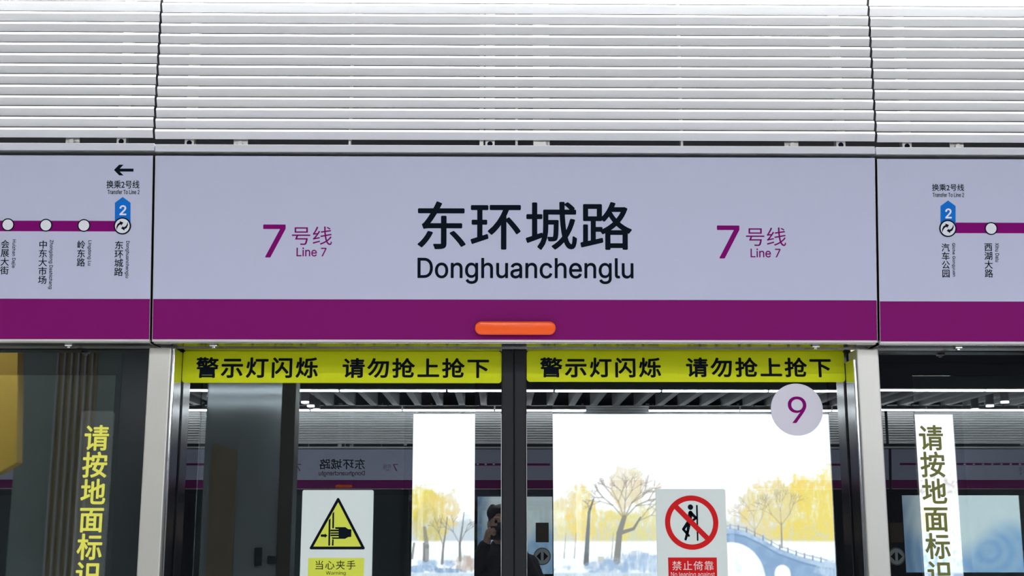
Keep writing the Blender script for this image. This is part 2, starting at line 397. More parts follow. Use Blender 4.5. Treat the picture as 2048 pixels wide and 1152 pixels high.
# rail between signs and louvres
ZR1, ZR0 = at(1030, 290.5, -0.207).z, at(1030, 305, -0.207).z
for i, (xa, xb, dz) in enumerate(((LX0, LX1, 0.003), (CX0, CX1, 0), (RX0, RX1, -0.002))):
    struct('trim_%d' % (i + 1), lambda b: box(b, xa - GAP + 0.0016, xb + GAP - 0.0016, -0.207, -0.13, ZR0 + dz, ZR1 + dz, 0.0012), M_rail)

# ================================================================== LOUVRE PANELS above the signs
Z_S0, DZ_S, N_S = at(1030, 263.5, -0.12).z, 0.03576, 16
PROF = [(0.0052, 0.0064), (0.0046, 0.0062), (0.0004, -0.0016), (0.0, -0.0026), (0.0006, -0.0034), (0.0112, -0.0243), (0.0142, -0.0236), (0.0045, -0.0035), (0.0068, 0.0052)]
def louvre(label, xa, xb, rails, flats, dz):
    xc = (xa + xb) / 2
    root = thing('louvre_panel', label, 'louvre', (xc, -0.12, Z_S0 + dz), group='white louvre panels over the door signs')
    bm = bmesh.new(); extrude_x(bm, PROF, xa - xc, xb - xc)
    first = obj('slat', bm, M_slat, root); first.location = (0, 0, 0)
    for k in range(1, N_S):
        s = first.copy(); col.objects.link(s); s.parent = root; s.location = (0, 0, k * DZ_S)
    for x, wd in rails:
        hr = make('hanger_rail', lambda b: box(b, x - xc - wd / 2, x - xc + wd / 2, 0.022, 0.05, -0.075, N_S * DZ_S, 0.001), M_steel, root)
        if abs(wd - 0.03) < 1e-6: make('rail_hole', lambda b: disc(b, x - xc, at(1030, 288, -0.098).z - Z_S0, 0.0085, 0.0212, 0.0219, 24), M_ink, hr, 'dark bolt hole')
    for x, wd in flats:
        def f(b):
            box(b, x - xc - wd / 2, x - xc + wd / 2, 0.0, 0.03, -0.052, -0.047, 0.001)
            box(b, x - xc - wd / 2, x - xc + wd / 2, 0.026, 0.03, -0.052, -0.02, 0.001)
            disc(b, x - xc, -0.036, 0.009, 0.012, 0.026, 16, 0.002)
        make('mounting_bracket', f, M_steel, root)
    return root
sx = lambda p: at(p, 283, -0.09).x
g0, g1 = at(313.5, 150, -0.12).x, at(1746, 150, -0.12).x
lv_l = louvre('white louvre panel left of the centre panel, over the left route map', g0 - 0.004 - 2.22, g0 - 0.004, [(sx(244), 0.03)], [(sx(146), 0.045)], 0.004)
lv_c = louvre('wide white louvre panel above the station name sign', g0 + 0.004, g1 - 0.004, [(sx(380), 0.03), (sx(700), 0.008), (sx(963), 0.013), (sx(980), 0.03), (sx(1033), 0.008), (sx(1082), 0.05), (sx(1095), 0.013), (sx(1363), 0.008), (sx(1680), 0.03)],
              [(sx(482), 0.045), (sx(1582), 0.045)], 0)
lv_r = louvre('white louvre panel right of the centre panel, over the right route map', g1 + 0.004, g1 + 0.004 + 2.22, [(sx(1812), 0.03)], [(sx(1912), 0.045)], -0.003)

# ================================================================== DOOR POSTS
ZTOP = 2.155
def post(label, px0, px1):
    xa, xb = at(px0, 700, -0.06).x, at(px1, 700, -0.06).x
    xc, hw = (xa + xb) / 2, (xb - xa) / 2
    root = thing('door_post', label, 'post', (xc, -0.06, 0), group='steel posts beside the doors')
    s = 1 if xc < 0 else -1                                # side that faces the door opening
    make('post_face', lambda b: box(b, -hw, hw - 0.012 if s > 0 else hw, 0, 0.10, 0, ZTOP, 0.004) if s > 0 else box(b, -hw + 0.012, hw, 0, 0.10, 0, ZTOP, 0.004), M_steel, root)
    make('corner_bead', lambda b: box(b, s * hw - (0.0118 if s > 0 else 0), s * hw + (0 if s > 0 else 0.0118), 0.004, 0.098, 0, ZTOP - (0.0 if s > 0 else 0.03), 0.0045, 3), M_steel2, root, 'polished rounded edge strip')
    return root
p_l = post('satin steel post between the left glass panel and the sliding doors', 298, 350)
p_r = post('satin steel post between the right sliding door and the right glass panel', 1706, 1757)

# ================================================================== SLIDING GLASS DOORS
DY = 0.05; zc1 = at(700, 750, DY).z
def door(label, xa, xb, ca, cb, stile_left):
    xc = (xa + xb) / 2
    root = thing('sliding_glass_door', label, 'door', (xc, DY, 0.0), group='sliding platform glass doors')
    a, b_, c, d = xa - xc, xb - xc, ca - xc, cb - xc
    make('glass_pane', lambda q: box(q, c, d, 0, 0.01, 0.35, zc1), M_glass, root)
    make('black_border', lambda q: ring(q, a, b_, 0.12, 2.166, c, d, 0.35, zc1, 0, 0.01), M_frit, root, 'black printed margin of the glass')
    make('bottom_rail', lambda q: box(q, a, b_, -0.004, 0.03, 0.01, 0.12, 0.003), M_steel, root)
    make('top_rail', lambda q: box(q, a, b_, 0.012, 0.04, 2.09, 2.166, 0.002), M_black, root)
    sa, sb = (a - 0.0404, a - 0.0005) if stile_left else (b_ + 0.0005, b_ + 0.0404)
    make('meeting_stile', lambda q: box(q, sa, sb, -0.006, 0.035, 0.01, 2.17, 0.005), M_rubber, root, 'black rubber edge')
    return root
xg = lambda p, y=760: at(p, y, DY).x
xm = xg(1028)
dl = door('left sliding glass door, carrying the yellow triangle sign', xg(352), xm - 0.0405, xg(403.5), xg(950.5), False)
dr = door('right sliding glass door, carrying the disc numbered 9', xm + 0.0405, xg(1704), xg(1105), xg(1655), True)

# fixed glass beside the posts
GY = -0.01
def fixed(label, xa, xb, ca, cb):
    xc = (xa + xb) / 2
    root = thing('fixed_glass_panel', label, 'glass panel', (xc, GY, 0.0), group='fixed glass panels of the screen')
    z1 = at(1024, 750, GY).z
    make('glass_pane', lambda q: box(q, ca - xc, cb - xc, 0, 0.012, 0.35, z1), M_glass, root)
    make('black_border', lambda q: ring(q, xa - xc, xb - xc, 0.12, 2.155, ca - xc, cb - xc, 0.35, z1, 0, 0.012), M_frit, root, 'black printed margin of the glass')
    make('bottom_rail', lambda q: box(q, xa - xc, xb - xc, -0.006, 0.03, 0.0, 0.12, 0.003), M_steel, root)
    return root
fxl1 = at(299, 700, -0.06).x - 0.001; fxr0 = at(1757, 700, -0.06).x + 0.001
fl = fixed('fixed glass panel left of the left post, with yellow lettering', fxl1 - 2.1, fxl1, fxl1 - 1.99, at(231, 760, GY).x)
fr = fixed('fixed glass panel right of the right post, with yellow lettering painted backlit olive', fxr0, fxr0 + 2.1, at(1825, 760, GY).x, fxr0 + 1.99)

# ================================================================== STICKERS AND SIGNS ON THE GLASS
def banner(label, px0, py0, px1, py1, t1, t2):
    y = DY - 0.0007
    a, b_ = at(px0, (py0 + py1) / 2, y), at(px1, (py0 + py1) / 2, y); z1, z0 = at((px0 + px1) / 2, py0, y).z, at((px0 + px1) / 2, py1, y).z
    xc, zc = (a.x + b_.x) / 2, (z0 + z1) / 2; hw, hh = (b_.x - a.x) / 2, (z1 - z0) / 2
    root = thing('warning_banner', label, 'sticker', (xc, y, zc), group='yellow banners across the door tops'); pl = Plane(root)
    make('yellow_strip', lambda q: prism(q, rrect(-hw, hw, -hh, hh, 0.010), 0, 0.0006), M_yellow, root)
    letters('banner_text', '警示灯闪烁', pl, t1, M_ink, root, bold=1.1, space=1.16, off=0.0001, depth=0.0004)
    letters('banner_text', '请勿抢上抢下', pl, t2, M_ink, root, bold=1.1, space=1.16, off=0.0001, depth=0.0004)
banner('yellow warning banner across the top of the left sliding door', 365, 702.5, 1003, 766, (392, 714.5, 636, 756), (685, 716, 978, 756))
banner('yellow warning banner across the top of the right sliding door', 1053.5, 702, 1689, 764, (1080, 715, 1322, 755), (1372, 715, 1662, 754.5))

def decal(label, pcx, top, x0, x1, y0, y1, m, cm, fx):
    y = GY - 0.0006
    zt = at(pcx, top, y).z; zb = zt - 0.78; ymid = (y0 + y1) / 2
    c = at((x0 + x1) / 2, ymid, y).x; hw = 0.052
    root = thing('lettered_strip', label, 'sticker', (c, y, (zt + zb) / 2), group='vertical lettered strips on the fixed glass'); pl = Plane(root)
    h = (zt - zb) / 2
    def rim(q):
        prism(q, rrect(-hw, hw, -h, h, 0.012), 0.0, 0.0005)
    make('clear_strip', rim, M_clear, root)
    letters('strip_text', '请\n按\n地\n面\n标\n识', pl, (x0, y0, x1, y1), m, root, ymid=ymid, bold=1.0, off=0.0001, depth=0.0004)
decal('clear strip with yellow vertical lettering on the left glass panel', 193, 822, 159, 209.5, 850, 1176, M_ylet, M_clear, 0)
decal('clear strip with yellow vertical lettering painted backlit olive on the right glass panel', 1863, 820, 1845.5, 1895.5, 850, 1174, M_ylet_backlit, M_clear, 0)

def plate(name, label, px0, px1, py0, ymid):
    y = DY - 0.004
    a, b_ = at(px0, ymid, y).x, at(px1, ymid, y).x; z1 = at((px0 + px1) / 2, py0, y).z
    hw = (b_ - a) / 2; h = 0.40
    root = thing(name, label, 'sign', ((a + b_) / 2, y, z1 - h / 2), group='upright sign plates on the doors')
    make('plate', lambda q: prism(q, rrect(-hw, hw, -h / 2, h / 2, 0.006), 0, 0.0038, 0.001), M_plate, root)
    return root, Plane(root)
# pinch warning
r, pl = plate('pinch_warning_sign', 'pale sign plate with yellow hand-pinch triangle on the left sliding door', 603, 746, 980, 1040)
zz = lambda pts: [(590 + x / 6, 960 + y / 6) for x, y in pts]
def tri(b, pts, k0, depth):
    px_prism(b, pl, zz(pts), depth, k0)
def tri_out():
    P = [(518, 228), (820, 822), (191, 822)]; res = []
    for i, (x, y) in enumerate(P):
        a0 = [-150, -30 + 0, 90][i] if False else None
    cen = [(518, 231, 205, 335), (821, 817, -32, 90), (192, 817, 90, 212)]
    for cx, cy, t0, t1 in cen:
        for k in range(7):
            t = math.radians(t0 + (t1 - t0) * k / 6); res.append((cx + 16 * math.cos(t), cy + 16 * math.sin(t)))
    return res
t_ = make('triangle_border', lambda b: tri(b, tri_out(), 0.0001, 0.0004), M_ink, r, 'black triangle border')
make('triangle_field', lambda b: tri(b, [(519, 266), (793, 799), (220, 799)], 0.0005, 0.0003), M_signyel, r, 'yellow triangle')
def hand(b):
    for p in ([(450, 402), (470, 380), (467, 580), (447, 580)], [(405, 482), (427, 458), (421, 788), (400, 788)], [(447, 712), (465, 712), (463, 788), (443, 788)],
              [(310, 653), (358, 653), (358, 640), (389, 667), (358, 695), (358, 682), (310, 682)],
              [(478, 572), (488, 566), (605, 566), (640, 590), (678, 592), (676, 682), (638, 685), (600, 706), (452, 706), (442, 698), (442, 688), (524, 688), (524, 674), (426, 674), (426, 655), (524, 655), (524, 645), (426, 645), (426, 628), (524, 628), (524, 616), (426, 616), (426, 595), (524, 595), (524, 588), (490, 588)]):
        tri(b, p, 0.0009, 0.0003)
make('pinch_pictogram', hand, M_ink, r, 'black hand pushed between two bars')
make('caption_field', lambda b: px_prism(b, pl, [(616.5, 1116), (728.5, 1116), (726, 1190), (614.5, 1190)], 0.0004, 0.0001), M_signyel, r, 'yellow caption box')
letters('caption_text', '当心夹手', pl, (631, 1121, 711, 1139), M_ink, r, off=0.0006, bold=0.0, space=1.15)
letters('caption_text_latin', 'Warning', pl, (652, 1142.5, 691.5, 1151), M_ink, r, off=0.0006, bold=0.0)
# no leaning
r, pl = plate('no_leaning_sign', 'pale sign plate with red no-leaning ring on the right sliding door', 1312.5, 1452.5, 978, 1040)
zs = lambda pts: [(1290 + x / 6, 960 + y / 6) for x, y in pts]
s_ = abs(pl.at(1400, 1045)[0] - pl.at(1300, 1045)[0]) / 100; cc = pl.at(1383.3, 1045)
def figure(b):
    P = lambda x, y: pl.at(1290 + x / 6, 960 + y / 6)
    k = s_ / 6
    disc(b, *P(545, 326), 32 * k, -0.0008, -0.0001, 28)
    def limb(p, q, r0, r1): prism(b, capsule2d(P(*p), P(*q), r0 * k, r1 * k), -0.0008, -0.0001)
    limb((545, 395), (530, 505), 26, 24); limb((548, 395), (612, 455), 20, 15); limb((612, 455), (565, 492), 15, 13)
    limb((522, 505), (460, 590), 22, 16); limb((460, 592), (525, 668), 15, 14)
    limb((532, 510), (512, 620), 20, 16); limb((512, 620), (487, 712), 16, 14)
    limb((622, 308), (632, 722), 9.5, 9.5)
make('figure_pictogram', figure, M_ink, r, 'black figure leaning on a door')
def no_ring(b):
    annulus(b, cc[0], cc[1], 43 * s_, 53.3 * s_, -0.0014, -0.0001, 72)
    prism(b, bar2d(pl.at(1290 + 370 / 6, 960 + 320 / 6), pl.at(1290 + 748 / 6, 960 + 700 / 6), 10.3 * s_), -0.0016, -0.0009)
make('prohibition_ring', no_ring, M_signred, r, 'red ring with slash')
make('caption_field', lambda b: px_prism(b, pl, [(1336, 1115), (1433.5, 1115), (1435, 1190), (1338, 1190)], 0.0004, 0.0001), M_signred, r, 'red caption box')
letters('caption_text', '禁止倚靠', pl, (1344.5, 1122, 1427, 1140.5), M_pink, r, off=0.0006, space=1.12)
letters('caption_text_latin', 'No leaning against', pl, (1342, 1144, 1429.5, 1155.5), M_pink, r, off=0.0006)
# number disc
y = DY - 0.004; c = at(1594, 819, y); rr = abs(at(1646, 819, y).x - at(1542, 819, y).x) / 2
r = thing('number_disc', 'round white disc with purple 9 on the right sliding door', 'sign', (c.x, y, c.z)); pl = Plane(r)
make('disc_plate', lambda b: disc(b, 0, 0, rr, 0, 0.0038, 72, 0.001), M_disc, r)
letters('disc_number', '9', pl, (1576, 793, 1613, 846), M_ink2, r, off=0.0001, bold=0.0)

# ================================================================== LIGHTBOX PICTURE ON THE TRACK WALL
def srgb(c):
    c = np.asarray(c, float) / 255.0
    return np.where(c <= 0.04045, c / 12.92, ((c + 0.055) / 1.055) ** 2.4)
rng = np.random.default_rng(7)
def vnoise(X, Y, s, oct=4):
    out = np.zeros_like(X); amp = 1.0; tot = 0
    for o in range(oct):
        g = rng.random((80, 160)); x = (X / s) % 158; yv = (Y / s) % 78
        i, j = np.floor(x).astype(int), np.floor(yv).astype(int); fx, fy = x - i, yv - j
        fx = fx * fx * (3 - 2 * fx); fy = fy * fy * (3 - 2 * fy)
        out += amp * (g[j, i] * (1 - fx) * (1 - fy) + g[j, i + 1] * fx * (1 - fy) + g[j + 1, i] * (1 - fx) * fy + g[j + 1, i + 1] * fx * fy)
        tot += amp; amp *= 0.55; s /= 2
    return out / tot
def lake_picture():
    """a printed winter lake: willows, snowy banks and a stone arch bridge (picture units: 1 = 1/1078 of its width)"""
    xs = np.arange(827, 1906.01, 1.6); ys = np.arange(828, 1290.01, 1.6)
    X, Y = np.meshgrid(xs, ys); C = np.empty(X.shape + (3,))
    n1 = vnoise(X, Y, 60); n2 = vnoise(X, Y, 18, 4); n3 = vnoise(X, Y, 7, 3); n4 = vnoise(X * 2.2, Y * 0.5, 9, 3)
    C[:] = (255, 255, 255)
    t = np.clip((900 - Y) / 72, 0, 1)[..., None] * (0.35 + 0.65 * n1[..., None])
    C[:] = C * (1 - t) + np.array((226, 231, 235)) * t
    def lay(mask, c, a=1.0):
        mm = (np.clip(mask, 0, 1) * a)[..., None]; C[:] = C * (1 - mm) + np.array(c, float) * mm
    def soft(v, w_): return np.clip(v / w_ + 0.5, 0, 1)
    def blob(cx, cy, rx, ry, c, a=1.0, rough=0.5, w_=0.25):
        d = ((X - cx) / rx) ** 2 + ((Y - cy) / ry) ** 2
        lay(soft(1 - d + (n2 - 0.5) * rough * 2.8 + (n3 - 0.5) * 0.9, 0.55) * np.clip(0.35 + 1.3 * (n4 - 0.25) + 0.6 * (n3 - 0.5), 0, 1), c, a)
    def stroke(pts, c, w0, w1, a=1.0):
        for k in range(len(pts) - 1):
            (x0, y0), (x1, y1) = pts[k], pts[k + 1]; L2 = (x1 - x0) ** 2 + (y1 - y0) ** 2
            tt = np.clip(((X - x0) * (x1 - x0) + (Y - y0) * (y1 - y0)) / L2, 0, 1)
            dd = np.hypot(X - x0 - tt * (x1 - x0), Y - y0 - tt * (y1 - y0))
            f0, f1 = w0 + (w1 - w0) * k / (len(pts) - 1), w0 + (w1 - w0) * (k + 1) / (len(pts) - 1)
            lay(soft((f0 + (f1 - f0) * tt) / 2 - dd, 1.4), c, a)
    def twigs(x, y, ang, L, wd, c, dep, a=0.7):
        if dep == 0 or L < 4: return
        x1, y1 = x + L * math.cos(ang), y - L * math.sin(ang)
        stroke([(x, y), (x1, y1)], c, wd, wd * 0.7, a)
        for _ in range(3): twigs(x1, y1, ang + rng.uniform(-0.75, 0.75), L * rng.uniform(0.6, 0.85), wd * 0.65, c, dep - 1, a)
    # hazy far shore
    lay(soft(Y - 1035 + (n2 - .5) * 50, 26) * soft(1082 - Y, 8), (196, 205, 214), 0.75)
    # willows
    for a in ((862, 1030, 42, 52, (236, 208, 96), .95), (845, 1000, 34, 34, (240, 214, 80), .9), (880, 1020, 36, 38, (242, 206, 120), .7), (905, 1010, 14, 34, (245, 215, 160), .6), (858, 1045, 26, 36, (196, 184, 120), .6)): blob(*a)
    for a in ((1118, 1040, 26, 46, (246, 222, 140), .8), (1160, 1030, 30, 56, (250, 216, 120), .9), (1205, 1050, 60, 34, (250, 222, 120), .9), (1248, 975, 34, 40, (246, 206, 130), .8), (1285, 1050, 60, 34, (240, 222, 130), .85), (1268, 965, 50, 40, (236, 226, 205), .55), (1135, 1000, 20, 22, (247, 222, 170), .6), (1335, 1040, 60, 40, (244, 222, 150), .7)): blob(*a)
    for a in ((1500, 1030, 52, 46, (240, 222, 190), .9), (1545, 1020, 66, 62, (246, 220, 140), .95), (1605, 1025, 70, 70, (250, 220, 100), 1), (1590, 990, 36, 30, (252, 218, 96), 1), (1655, 1020, 60, 66, (250, 222, 110), 1), (1665, 960, 28, 40, (250, 222, 110), .8), (1560, 1005, 26, 36, (232, 218, 190), .7), (1720, 1030, 60, 60, (250, 224, 120), .9), (1790, 1030, 60, 46, (250, 224, 140), .8), (1860, 1030, 40, 40, (248, 226, 160), .75), (1895, 985, 26, 30, (222, 214, 208), .6)): blob(*a)
    # snow bank
    lay(soft(Y - 1076, 6), (255, 255, 255), 1); lay(soft(Y - 1098 + (n2 - .5) * 26, 14), (236, 241, 250), .8)
    lay(soft(Y - 1112, 4) * np.clip((n2 - .45) * 4, 0, 1) * soft(1140 - Y, 8), (150, 178, 214), .8)
    # trunks
    br, dk = (122, 118, 116), (108, 110, 114)
    stroke([(855, 1110), (857, 1086), (852, 1050)], br, 12, 6, .7); stroke([(828, 1108), (832, 1080)], br, 5, 4, .8); stroke([(852, 1112), (851, 1080)], br, 4, 3)
    stroke([(887, 1118), (889, 1086), (893, 1060), (896, 1030)], br, 5, 1.2, .9); twigs(888, 1082, 1.9, 24, 2, br, 3)
    stroke([(922, 1112), (921, 1082), (926, 1050), (929, 1020)], br, 6, 1.2, .9); twigs(921, 1080, 2.1, 26, 2, br, 3); twigs(921, 1080, 1.1, 24, 2, br, 3)
    stroke([(1168, 1118), (1172, 1060), (1175, 1020), (1184, 995)], dk, 10, 2.5); twigs(1176, 1018, 1.8, 14, 2, dk, 2)
    stroke([(1228, 1114), (1234, 1060), (1244, 1030)], (140, 136, 130), 13, 9); stroke([(1236, 1060), (1262, 1052), (1276, 1030)], (140, 136, 130), 8, 3)
    for an in (2.3, 1.9, 1.5, 1.1, 0.8): twigs(1244, 1032, an, 34, 3.4, (150, 138, 122), 4, .6)
    for an in (0.4, 0.9): twigs(1274, 1036, an, 26, 2.4, (150, 142, 120), 4, .5)
    for an in (2.2, 1.6, 1.0): twigs(1500, 1055, an, 26, 2.0, (190, 172, 150), 4, .5)
    stroke([(1552, 1088), (1553, 1040)], (150, 138, 120), 4, 2, .8)
    for an in (2.3, 1.6, 0.9): twigs(1553, 1045, an, 28, 2.2, (165, 150, 130), 4, .5)
    for x0 in (1125, 1145, 1218, 1870, 1885): stroke([(x0, 1108), (x0 + 4, 1060)], (170, 160, 150), 2.6, 1.2, .7)
    # rocks, posts
    blob(1300, 1118, 90, 18, (172, 196, 226), .95, .4); blob(1215, 1122, 50, 9, (160, 182, 212), .8, .5); blob(1270, 1105, 18, 12, (170, 190, 220), .8, .5)
    blob(935, 1120, 24, 16, (186, 156, 138), .8, .4); blob(845, 1128, 40, 6, (140, 168, 206), .9, .6); blob(895, 1132, 40, 5, (120, 150, 190), .9, .6)
    lay(soft(6 - np.abs(X - 1197), 2) * soft(5 - np.abs(Y - 1110), 2), (206, 200, 190), .8)
    # water
    lay(soft(Y - 1136, 3), (214, 228, 244), .92); lay(soft(Y - 1138, 3) * np.clip((n4 - .4) * 3, 0, 1), (196, 200, 190), .6)
    lay(soft(Y - 1146, 3) * np.clip((n3 - .5) * 5, 0, 1), (110, 140, 180), .5); lay(soft(Y - 1165, 20), (120, 150, 190), .45)
    # bridge
    top = np.interp(X, [1360, 1400, 1455, 1480, 1510, 1545, 1590, 1630, 1700], [1075, 1060, 1051, 1056, 1070, 1090, 1106, 1116, 1122])
    arch = soft((1 - np.hypot((X - 1452) / 66, (Y - 1150) / 72)) * 68, 2.4); small = np.where(Y < 1138, soft((1 - np.hypot((X - 1551.5) / 15.5, (Y - 1138) / 17)) * 16, 2.4), soft(15.5 - np.abs(X - 1551.5), 2.4))
    body = soft(Y - top, 2.4) * soft(1145 - Y, 2.4) * soft(1690 - X, 30) * soft(X - 1345, 30) * (1 - arch) * (1 - small)
    lay(body, (150, 178, 212)); lay(body * soft(top + 9 - Y, 2.4), (190, 210, 236)); lay(body * soft(1.6 - np.abs(Y - top - 11), 2), (110, 140, 180), .8)
    lay(body * soft(n2 - 0.5, .3), (120, 152, 192), .5)
    lay(arch * soft(Y - 1076, 3) * soft(1150 - Y, 3), (248, 248, 244), .8); lay(small * soft(1150 - Y, 3), (252, 250, 240), .95)
    for x0 in range(1420, 1640, 16):
        tp = float(np.interp(x0, [1360, 1400, 1455, 1480, 1510, 1545, 1590, 1630], [1075, 1060, 1051, 1056, 1070, 1090, 1106, 1116]))
        stroke([(x0, tp), (x0, tp - 8)], (120, 142, 176), 3, 2.4, .9)
    stroke([(1420, 1052), (1455, 1045), (1480, 1050), (1510, 1064), (1545, 1084), (1590, 1100), (1640, 1112)], (150, 168, 196), 2, 2, .7)
    blob(1655, 1130, 40, 16, (206, 222, 244), .9, .4)
    # far right shore: snow and twigs
    lay(soft(X - 1800, 40) * soft(Y - 1070 + (n2 - .5) * 30, 20), (226, 234, 252), .9); lay(soft(X - 1800, 40) * soft(Y - 1050, 10) * np.clip((n3 - .5) * 5, 0, 1), (150, 168, 206), .7)
    lay(soft(X - 1810, 30) * soft(1060 - Y, 20) * soft(Y - 940, 30) * np.clip((n3 - .5) * 4, 0, 1), (206, 186, 170), .55)
    L = srgb(np.clip(C * 0.9 + 25.5, 0, 255)); wgt = np.clip((L.min(-1) - 0.72) / 0.2, 0, 1)[..., None]
    return xs, ys, L * (wgt + (1 - wgt) / 1.25)                # bare paper glows strongest, inks hold back part of the light
def poster_picture():
    """a printed pale poster with blue wave swirls"""
    xs = np.linspace(0, 2.2, 150); ys = np.linspace(0, 1.3, 90); X, Y = np.meshgrid(xs, ys)
    C = np.empty(X.shape + (3,)); C[:] = (206, 216, 216)
    d = np.hypot(X - 0.55, Y - 0.95); wv = 0.5 + 0.5 * np.sin(d * 34 + 3 * np.sin(X * 4))
    k = np.clip((Y - 0.45 + 0.25 * np.sin(X * 3 + 1)) * 1.6 - 0.25, 0, 0.55)[..., None] * (0.72 + 0.28 * wv[..., None])
    C[:] = C * (1 - k) + np.array((70, 125, 190)) * k
    k = np.clip((X - 1.75) * 2.2, 0, 0.8)[..., None] * (0.75 + 0.25 * wv[..., None]); C[:] = C * (1 - k) + np.array((80, 105, 135)) * k
    return xs, ys, srgb(C)
def picture_mesh(name, pic, x0, x1, z1, z0, strength, parent, matname):
    xs, ys, C = pic; nx, ny = len(xs), len(ys)
    u = (xs - xs[0]) / (xs[-1] - xs[0]); v = (ys - ys[0]) / (ys[-1] - ys[0])
    vx = x0 + u * (x1 - x0); vz = z1 + v * (z0 - z1)
    V = np.zeros((ny, nx, 3)); V[..., 0] = vx[None, :]; V[..., 2] = vz[:, None]; V = V.reshape(-1, 3)
    i = np.arange(ny * nx).reshape(ny, nx)
    Fq = np.stack([i[1:, :-1], i[1:, 1:], i[:-1, 1:], i[:-1, :-1]], -1).reshape(-1, 4)
    me = bpy.data.meshes.new(name); me.from_pydata(V.tolist(), [], Fq.tolist())
    at_ = me.color_attributes.new('print', 'FLOAT_COLOR', 'POINT')
    at_.data.foreach_set('color', np.concatenate([C.reshape(-1, 3), np.ones((ny * nx, 1))], 1).astype(np.float32).ravel())
    m = bpy.data.materials.new(matname); m.use_nodes = True; nt = m.node_tree; nt.nodes.clear()
    a = nt.nodes.new('ShaderNodeAttribute'); a.attribute_name = 'print'; e = nt.nodes.new('ShaderNodeEmission'); e.inputs[1].default_value = strength
    o = nt.nodes.new('ShaderNodeOutputMaterial'); nt.links.new(a.outputs['Color'], e.inputs[0]); nt.links.new(e.outputs[0], o.inputs[0])
    return obj(name, me, m, parent)
def lightbox(label, xa, xb, z1, z0, Yf, rotz, pic, strength, matname, group):
    xc = (xa + xb) / 2; hw = (xb - xa) / 2; h = z1 - z0
    root = thing('advertising_lightbox', label, 'lightbox', (xc, Yf, z0), (0, 0, rotz), group)
    make('frame', lambda b: ring(b, -hw - 0.05, hw + 0.05, -0.05, h + 0.05, -hw, hw, 0, h, -0.012, 0.11), M_black, root)
    make('back_tray', lambda b: box(b, -hw, hw, 0.03, 0.108, 0, h), M_black, root)
    picture_mesh('lit_picture', pic, -hw, hw, h, 0.0, strength, root, matname)
    return root
LY = 3.305
a_, b2 = at(827, 830, LY), at(1905, 830, LY); zt = at(1400, 828.5, LY).z; ppm = 1078 / (b2.x - a_.x)
lightbox('bright lightbox beyond the sliding doors showing snowy lake, willows and bridge', a_.x, b2.x, zt, zt - 462 / ppm, LY, 0, lake_picture(), 1.85, 'lake_print', 'lightboxes on the track walls')

# ================================================================== CEILING: LINEAR LIGHTS, DOWNLIGHTS, BAFFLES
ZL = 3.285
def linear_light(xa, xb, yy, label, grp):
    root = thing('linear_light', label, 'ceiling light', ((xa + xb) / 2, yy, ZL if yy < -0.5 else 3.40), group=grp); hw = (xb - xa) / 2 - 0.012
    make('housing', lambda b: (box(b, -hw, hw, -0.035, 0.035, 0.02, 0.07, 0.003), box(b, -hw * 0.7 - 0.01, -hw * 0.7 + 0.01, -0.008, 0.008, 0.07, 0.35), box(b, hw * 0.7 - 0.01, hw * 0.7 + 0.01, -0.008, 0.008, 0.07, 0.35)), M_housing, root)
    make('diffuser', lambda b: box(b, -hw, hw, -0.026, 0.026, -0.002, 0.0198, 0.006), M_lamp, root)
def row_a(off): return [(off + k * 1.345, off + (k + 1) * 1.345) for k in range(-6, 8)]
RB = [(1.28 - (k + 1) * 1.345, 1.28 - k * 1.345) for k in range(6, -1, -1)] + [(2.18 + k * 1.345, 2.18 + (k + 1) * 1.345) for k in range(5)]
xo = at(676, 790, W - 2.87).x
for yy, segs, nm in ((-W + 2.87, row_a(xo), 'inner row by the far doors'), (-W + 0.25, RB, 'row against the far louvres'), (-2.87, row_a(0.2), 'inner row by the near doors'), (-0.21, row_a(-0.1), 'row against the near louvres')):
    for k, (xa, xb) in enumerate(segs):
        linear_light(xa, xb, yy, 'linear ceiling light, %s from left in the %s' % (ORD[k], nm), 'linear lights in four rows')
for gx, side in ((at(611, 811, W - 2.0).x, 'left'), (at(2000, 808, W - 2.0).x, 'right')):
    for k, (py, nm) in enumerate(((803, 'nearest the camera'), (810.5, 'in the middle'), (818, 'nearest the far doors'))):
        yv = (3.22 - CAM.z) / (ray(607 if side == 'left' else 2000, py).z / ray(607, py).y) - 3.9
        r = thing('downlight', 'round white downlight %s in the %s trio, mirrored in the glass' % (nm, side), 'ceiling light', (gx, -yv, 3.22), group='downlights between the light rows')
        def f(b): bmesh.ops.create_cone(b, cap_ends=True, segments=32, radius1=0.05, radius2=0.05, depth=0.026)
        make('lens', f, M_down, r)
        def f2(b): bmesh.ops.create_cone(b, cap_ends=True, segments=32, radius1=0.053, radius2=0.05, depth=0.3); bmesh.ops.translate(b, vec=(0, 0, 0.168), verts=b.verts)
        make('can', f2, M_housing, r)
for k in range(50):
    x = -7.9 + k * 0.32
    o = make('ceiling_baffle', lambda b: box(b, -0.045, 0.045, 0, 2.72, 0, 0.26), M_baffle) if k == 0 else base.copy()
    if k: col.objects.link(o)
    else: base = o
    o.location = (x, -W + 0.2, 3.36)
    tag(o, 'long grey ceiling baffle running across the platform near the far doors, mirrored in glass', 'ceiling baffle', 'ceiling baffles')
n = 0
